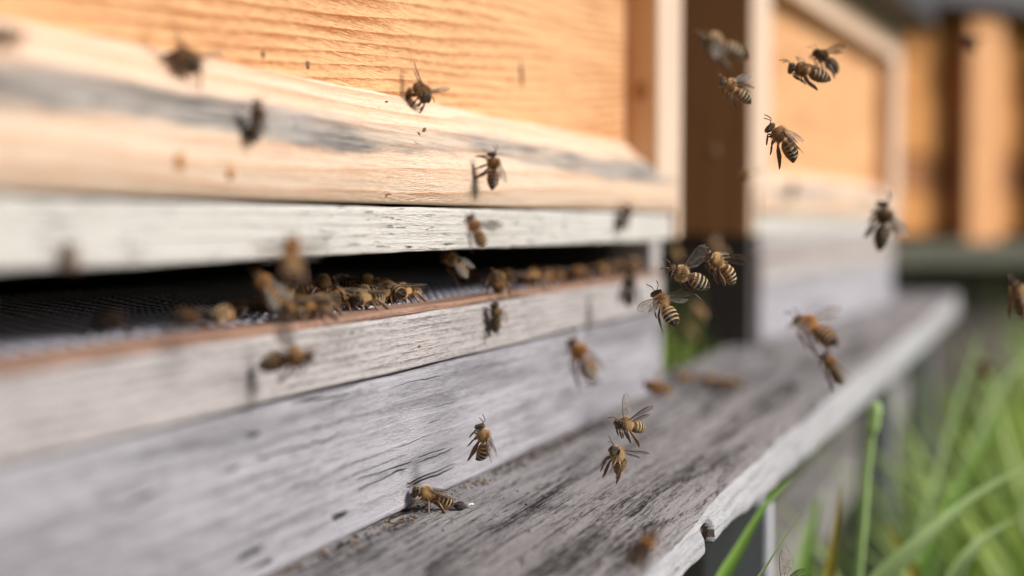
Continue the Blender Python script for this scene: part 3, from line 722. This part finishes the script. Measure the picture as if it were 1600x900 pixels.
fly('small brown bee hovering over the grass at far right', 1537, 577, .75, (-.2, .5, .6), (.2, .8, -.4), curl=45, legs='tuck', wings='back', tint=MIDB, size=.9)
fly('small dark blurred bee high before the orange shed', 1518, 67, .80, (-.5, .3, .7), (.3, .8, -.2), curl=14, wings='flat', tint=DARK, size=.95)
fly('blurred orange brown bee nose up before the right end of the lower boards', 911, 562, .365, (-.50, .80, .1), (.55, .35, .6), curl=14, legs='trail', wings='fold', tint=(1, .72, .45), size=.88)
fly('blurred orange bee low over the ledge at the hive corner', 1030, 605, .62, (-.85, .2, .4), (.1, .9, .3), curl=14, wings='back', tint=(1, .75, .5))
fly('sharp bee flying left low over the ledge, upper of the pair', 986, 664, .452, (-.72, .14, .64), (.1, .93, .25), curl=14, legs='hang', wings='up', size=.92)
fly('sharp bee facing the viewer low over the ledge, lower of the pair', 967, 714, .442, (-.28, .42, .80), (.45, .75, -.25), curl=75, legs='reach', wings='back', size=.92)
fly('sharp bee hanging upright in the air before the lowest board, body curled', 757, 692, .442, (-.22, .95, .15), (.92, .20, .30), curl=75, legs='hang', wings='fold', tint=(.95, .9, .8), size=.88)
fly('blurred brown bee over the ledge edge at the bottom of the picture', 1004, 858, .335, (.50, .68, .1), (.2, .5, .8), curl=14, legs='trail', wings='fold', tint=(.85, .62, .4), size=.72)
fly('large blurred dark bee lying level before the lower boards at left', 446, 562, .347, (.93, .14, .1), (.0, .75, .6), curl=14, legs='tuck', wings='up', tint=(.62, .48, .35), size=.98)
fly('large blurred tan bee before the entrance slot, seen from behind with wings out', 455, 402, .31, (-.05, .75, -.55), (.0, .5, .8), curl=14, legs='trail', wings='flat', tint=(1, .8, .6), size=.80)
fly('blurred orange bee nose down before the sill, left of the dark cluster', 420, 452, .365, (-.55, .75, .2), (.4, .3, .8), curl=14, legs='trail', wings='fold', tint=(1, .8, .55), size=.8)
fly('blurred orange bee before the bleached strip with a leg trailing right', 745, 362, .385, (-.35, .75, .3), (.3, .2, .9), curl=14, legs='trail', wings='up', tint=(1, .8, .6), size=.72)
fly('blurred grey brown bee slipping out of the slot below the strip', 712, 412, .50, (-.65, .60, .2), (.5, .4, .7), curl=14, legs='trail', wings='fold', tint=MIDB, size=.9)
fly('thin blackish bee hanging upright in the air before the boards near the corner', 983, 452, .62, (.05, 1, .05), (-.6, .1, .7), curl=-4, legs='trail', wings='fold', tint=(.16, .15, .17), size=1.05)
fly('pale blurred bee in the gap between the hives, left of the sharp three', 1056, 396, .80, (-.4, .4, .6), (.3, .8, -.2), curl=45, legs='tuck', wings='flat', tint=PALE)
fly('pale blurred bee in the gap between the hives, above the sharp three', 1122, 388, .78, (-.7, .5, .3), (.4, .7, .4), curl=14, wings='flat', tint=PALE)
fly('pale blurred bee low in the dark gap, below the sharp three', 1092, 485, .74, (-.6, .3, .6), (.3, .8, .2), curl=45, legs='tuck', wings='flat', tint=PALE)
fly('faint blurred bee lowest in the dark gap above the green patch', 1078, 516, .86, (-.5, .3, .6), (.3, .8, .2), curl=45, legs='tuck', wings='flat', tint=GOLD)
fly('blurred bee half across the left corner post of the far hive', 1168, 272, .66, (-.3, -.3, .8), (.5, .7, .2), curl=45, legs='tuck', wings='up', tint=MIDB, size=.85)
fly('dim blurred bee before the brown side wall of the far hive', 1116, 238, .86, (-.3, .3, .8), (.5, .7, .2), curl=45, legs='tuck', wings='fold', tint=MIDB)
fly('bee at the bottom edge of the picture under the thin grass blade, one wing showing', 1238, 913, .444, (-.9, -.1, .2), (.1, .95, .3), curl=14, wings='up', tint=MIDB)

# --- bees on the wood: pixel of the body, surface plane, head direction (world) and lift above the surface in m
OUT, SKY = Vector((1, 0, 0)), Vector((0, 0, 1))
def sit(label, p, normal, head, lift=.0036, **kw):
    kw.setdefault('legs', 'walk'); kw.setdefault('wings', 'fold')
    s = kw.get('size', 1.0); return bee(label, p + Vector(normal).normalized() * lift * s, head, normal, **kw)
# bevelled rail
BEV = Vector((.676, 0, .737)); BP = Vector((-.0028, 0, .0280))
def cling(label, px, py, n, P0, head, lift=.0036, **kw):      # body centre seen at that pixel, feet on the plane through P0
    n = n.normalized(); l = lift * kw.get('size', 1.0); d = ray(px, py); t = (P0 + n * l - CAM).dot(n) / d.dot(n)
    return sit(label, CAM + d * t - n * l, n, head, lift=lift, **kw)
O0 = Vector((.0003, 0, 0))
cling('sharp dark bee on the sloping rail under the panel, facing the viewer', 660, 143, BEV, BP, Vector((.50, -.74, -.40)), lift=.0055, legs='reach', tint=(.42, .36, .3), wings='back', size=1.0)
cling('sharp bee walking up the rail face, leg stretched to the left, shadow beside it', 771, 266, OUT, O0, view((-.05, .97, .15)), lift=.0072, legs='reach', tint=(.62, .5, .38), wings='vee', size=.9)
cling('blurred blackish bee up on the rail against the panel at left', 292, 92, BEV, BP, Vector((.6, -.55, -.3)), tint=DARK, wings='back', size=1.0)
cling('blurred blackish bee on the grey worn edge of the rail at left', 402, 190, OUT, O0, Vector((.2, -.3, .9)), tint=DARK, size=.72)
cling('small brown blurred bee at the top left edge of the picture', 10, 55, BEV, BP, Vector((.2, .9, .1)), tint=MIDB, size=.55)
cling('blurred dark bee clinging to the lower lip of the rail near the corner', 976, 340, OUT, O0, Vector((.1, .55, .8)), tint=(.4, .36, .3), size=.95)
cling('brown blurred bee on the bleached strip at far left', 112, 400, OUT, O0, Vector((.1, .2, -1)), tint=(.8, .55, .45), size=.42)
cling('dark bee gripping the upper front board below the sill', 775, 497, OUT, O0, Vector((.1, -.45, .85)), tint=(.6, .55, .48), wings='vee', size=.85)
sit('dim bee on the worn rail of the far hive', Vector((.010, 1.105, .024)), Vector((1, 0, .1)), Vector((.1, .3, .9)), tint=DARK, size=1.0)
# entrance sill and wire floor
ZSILL = -.0262
def sill(label, px, py, X, head, **kw):
    d = ray(px, 400); t = (X - CAM.x) / d.x; p = CAM + d * t; p.z = ZSILL
    return sit(label, p, SKY, Vector(head), **kw)
sill('sharp bee on the sill facing left with striped abdomen towards the viewer', 575, 462, -.0070, (-.25, -.85, 0), size=.98)
sill('sharp pale bee on the sill, rightmost of the sharp ones at the slot', 637, 452, -.0130, (-.15, -.95, 0), tint=PALE, size=.98)
sill('bee in the dark cluster on the sill, the one touching the sharp striped bee', 538, 458, -.0170, (-.65, -.6, 0), tint=(.7, .6, .5))
sill('bee in the dark cluster with pale folded wings, front of the cluster', 505, 462, -.0080, (.3, -.85, 0), tint=(.75, .68, .6))
sill('black glossy bee at the left front of the dark cluster', 470, 462, -.0090, (.5, -.6, 0), tint=(.45, .36, .28))
sill('bee climbing over the back of the dark cluster', 492, 440, -.0190, (.6, .5, .15), tint=(.55, .45, .35), lift=.0075)
sill('bee wedged low between the two left bees of the dark cluster', 452, 470, -.0050, (.1, -.95, 0), tint=(.6, .5, .4))
sill('bee with amber back behind the cluster, on the wire', 515, 445, -.0260, (-.5, .7, 0), tint=(.8, .6, .4))
sill('bee nose to nose with the sharp striped one, just right of the cluster', 556, 452, -.0200, (.5, .6, 0), tint=(.6, .52, .42))
sill('dark bee at the very front of the sill under the cluster', 488, 470, -.0030, (-.3, -.9, 0), tint=(.75, .65, .5))
sill('bee squeezed behind the sharp striped one with its tail up', 590, 452, -.0180, (.3, .8, -.2), tint=(.8, .7, .55))
sill('brown bee walking inward on the wire between cluster and sharp pale bee', 600, 446, -.0270, (-.8, .2, 0), tint=(.5, .4, .3))
sill('blurred pale bee on the sill at left, round back lit', 345, 474, -.0120, (-.2, .95, 0), tint=PALE, size=.8)
sill('blurred dark brown bee on the sill left of the pale round one', 292, 484, -.0150, (.2, -.9, 0), tint=(.34, .24, .18), size=.85)
sill('blackish blurred bee on the wire at far left of the slot', 168, 492, -.0230, (.3, -.9, 0), tint=(.14, .11, .1), size=.9)
sill('dark small bee half hidden on the wire behind the pale round one', 385, 470, -.0250, (.5, .6, 0), tint=(.3, .25, .2), size=.85)
sill('orange backed bee stepping off the sill with wings trailing to the right', 778, 440, -.0010, (.25, -.85, .42), tint=(1, .85, .65), wings='vee', lift=.0045)
sill('blurred tan bee on the sill, first right of the one stepping off', 826, 428, -.0060, (.6, -.6, 0), tint=(1, .85, .7))
sill('blurred tan bee on the sill, second right of the one stepping off', 862, 424, -.0120, (-.4, -.8, 0), tint=(.95, .75, .55))
sill('blurred tan bee on the sill, third right of the one stepping off', 900, 424, -.0050, (.7, -.5, 0), tint=(.95, .72, .5))
sill('blurred tan bee on the sill beside the pair at the slot end', 944, 418, -.0080, (-.2, -.9, 0), tint=(1, .85, .7))
sill('blurred pale bee on the sill at the right end of the slot', 990, 403, -.0020, (.3, -.85, .15), tint=PALE, wings='vee', lift=.0052)
sill('blurred tan bee behind the others near the right end of the slot', 965, 408, -.0180, (-.7, .3, 0), tint=(.9, .7, .5))
sill('blurred brown bee behind the first tan one on the wire', 845, 420, -.0260, (-.6, -.5, 0), tint=(.7, .5, .35))
sill('dim bee deeper on the wire behind the sharp pale one', 735, 425, -.0400, (.2, .9, 0), tint=(.45, .35, .28))
rb = random.Random(3)
ORD = ('first', 'second', 'third', 'fourth', 'fifth', 'sixth', 'seventh')
for nth, px in zip(ORD, (808, 838, 878, 912, 930, 956, 978)):
    sill('blurred bee, %s from the left in the back row right of mid slot' % nth, px + rb.uniform(-5, 5), 420, rb.uniform(-.024, -.010), (rb.uniform(-1, 1), rb.uniform(-1, .4), 0), tint=rb.choice([(1, .85, .7), (.9, .7, .5), (.75, .6, .45)]), size=rb.uniform(.92, 1.08))
for nth, px in zip(ORD, (446, 474, 522, 560, 610)):
    sill('dark bee in the back row of the cluster mid slot, %s from the left' % nth, px + rb.uniform(-4, 4), 445, rb.uniform(-.030, -.016), (rb.uniform(-1, 1), rb.uniform(-1, 1), 0), tint=rb.choice([(.7, .6, .5), (.85, .7, .5), (.55, .45, .36)]), size=rb.uniform(.95, 1.1), lift=.0036 + rb.choice([0, .003]))
# ledge
pl = on_z(676, 795, ZL); pl.x = max(pl.x, .0055)
sit('sharp bee on the ledge climbing towards the lowest board, its shadow at the foot', pl, Vector((.12, -.1, 1)), Vector((-.72, -.62, .33)), tint=(1, .95, .85), lift=.0040)
for (px, py, hd2, lb) in ((1072, 598, (-.5, -.7, 0), 'pale blurred bee on the ledge below the gap, left of three'), (1108, 604, (.6, -.6, 0), 'pale blurred bee on the ledge below the gap, middle of three'), (1142, 610, (-.8, .3, 0), 'pale blurred bee on the ledge below the gap, right of three')):
    sit(lb, on_z(px, py, ZL), SKY, Vector(hd2), tint=PALE, wings='vee', size=1.05)

# ------------------------------------------------------------------ crumbs and resin
def crumb(name, label, cat, p, s, mat, seed, sq=(1, 1, .5), tilt=(0, 0, 0)):
    bm = bmesh.new(); bmesh.ops.create_icosphere(bm, subdivisions=2, radius=1)
    for v in bm.verts:
        d = 1 + .45 * noise.noise(v.co * 1.6 + Vector((seed * 3.1, seed, 0)))
        v.co = Vector((v.co.x * sq[0], v.co.y * sq[1], v.co.z * sq[2])) * d * s
    me = bpy.data.meshes.new(name); bm.to_mesh(me); bm.free(); me.materials.append(mat)
    o = add(name, me); o.location = p; o.rotation_euler = tilt; return tag(o, label, cat)
crumb('wood_chip', 'small brown wood chip on the grey worn edge below the dark bee', 'chip', on_x(663, 203, -.0022), .00115, M['crumb'], 1, (.5, 1.2, .6), (.5, .5, .3))
crumb('wood_chip', 'tiny orange crumb on the rail left of the dark bee', 'chip', on_x(604, 159, -.0085), .0006, M['crumb'], 2)
crumb('wax_crumb', 'orange crumb low on the rail face above the strip', 'crumb', on_x(608, 303, .0006), .0007, M['resin'], 3)
crumb('wax_crumb', 'orange brown crumb on the upper front board, middle', 'crumb', on_x(657, 540, .0009), .0007, M['resin'], 4, (.5, 1.3, .6))
crumb('bark_crumb', 'blackish crumb on the ledge right of the walking bee', 'crumb', on_z(718, 790, ZL + .0005), .0021, M['crumb_dark'], 5, (1.1, 1.0, .6))
crumb('bark_crumb', 'pale flake on the ledge beside the blackish crumb', 'crumb', on_z(735, 788, ZL + .0003), .0010, M['crumb_pale'], 6, (1.2, 1.5, .4))
V = []; F = []; FM = []
for _ in range(700):
    y = rng.uniform(.26, .72); x = abs(rng.gauss(0, .0042)) + .0006 if rng.random() < .8 else rng.uniform(0, .08)
    sz_ = rng.uniform(.00022, .0008) * (1.25 if x < .008 else .7); c0 = Vector((x, y, ZL + sz_ * .2)); k = len(V)
    ax = [Vector((rng.uniform(.5, 1.3), 0, 0)), Vector((0, rng.uniform(.5, 1.6), 0)), Vector((0, 0, rng.uniform(.4, .9)))]
    rot = Matrix.Rotation(rng.uniform(0, 6.28), 3, 'Z')
    for sg in (1, -1):
        for a_ in ax: V.append(c0 + rot @ a_ * sg * sz_)
    for f_ in ((0, 1, 2), (1, 3, 2), (3, 4, 2), (4, 0, 2), (1, 0, 5), (3, 1, 5), (4, 3, 5), (0, 4, 5)): F.append(tuple(k + q for q in f_)); FM.append(_ % 3)
dm = mesh('hive_litter', V, F, M['crumb']); dm.materials.append(M['crumb_dark']); dm.materials.append(M['litter']); dm.polygons.foreach_set('material_index', FM)
lt = add('hive_litter', dm); lt['kind'] = 'stuff'; lt['label'] = 'brown crumbs of wax and dirt along the joint of ledge and board'; lt['category'] = 'litter'
crumb('resin_drop', 'brown resin drop on the blurred rail face, left of two', 'resin', on_x(281, 252, .0003), .0021, M['resin'], 7, (.4, 1, 1))
crumb('resin_drop', 'brown resin drop on the blurred rail face, right of two', 'resin', on_x(361, 270, .0003), .0017, M['resin'], 8, (.4, 1, 1))
crumb('resin_drop', 'dark resin spot low on the panel above the rail', 'resin', on_x(481, 101, -.0181), .0011, M['crumb'], 9, (.35, 1, 1.2))
crumb('resin_drop', 'small dark spot on the panel left of the resin spot', 'resin', on_x(411, 85, -.0181), .0010, M['crumb'], 10, (.35, 1, 1.2))
crumb('resin_drop', 'amber resin run on the inner side of the corner post', 'resin', Vector((-.010, .7278, .069)), .0042, M['resin'], 12, (.8, .12, 1.3))
crumb('wood_splinter', 'dark curved splinter mark on the panel at right', 'splinter', on_x(815, 117, -.0180), .0042, M['crumb'], 11, (.15, .35, 1.2), (.25, 0, 0))
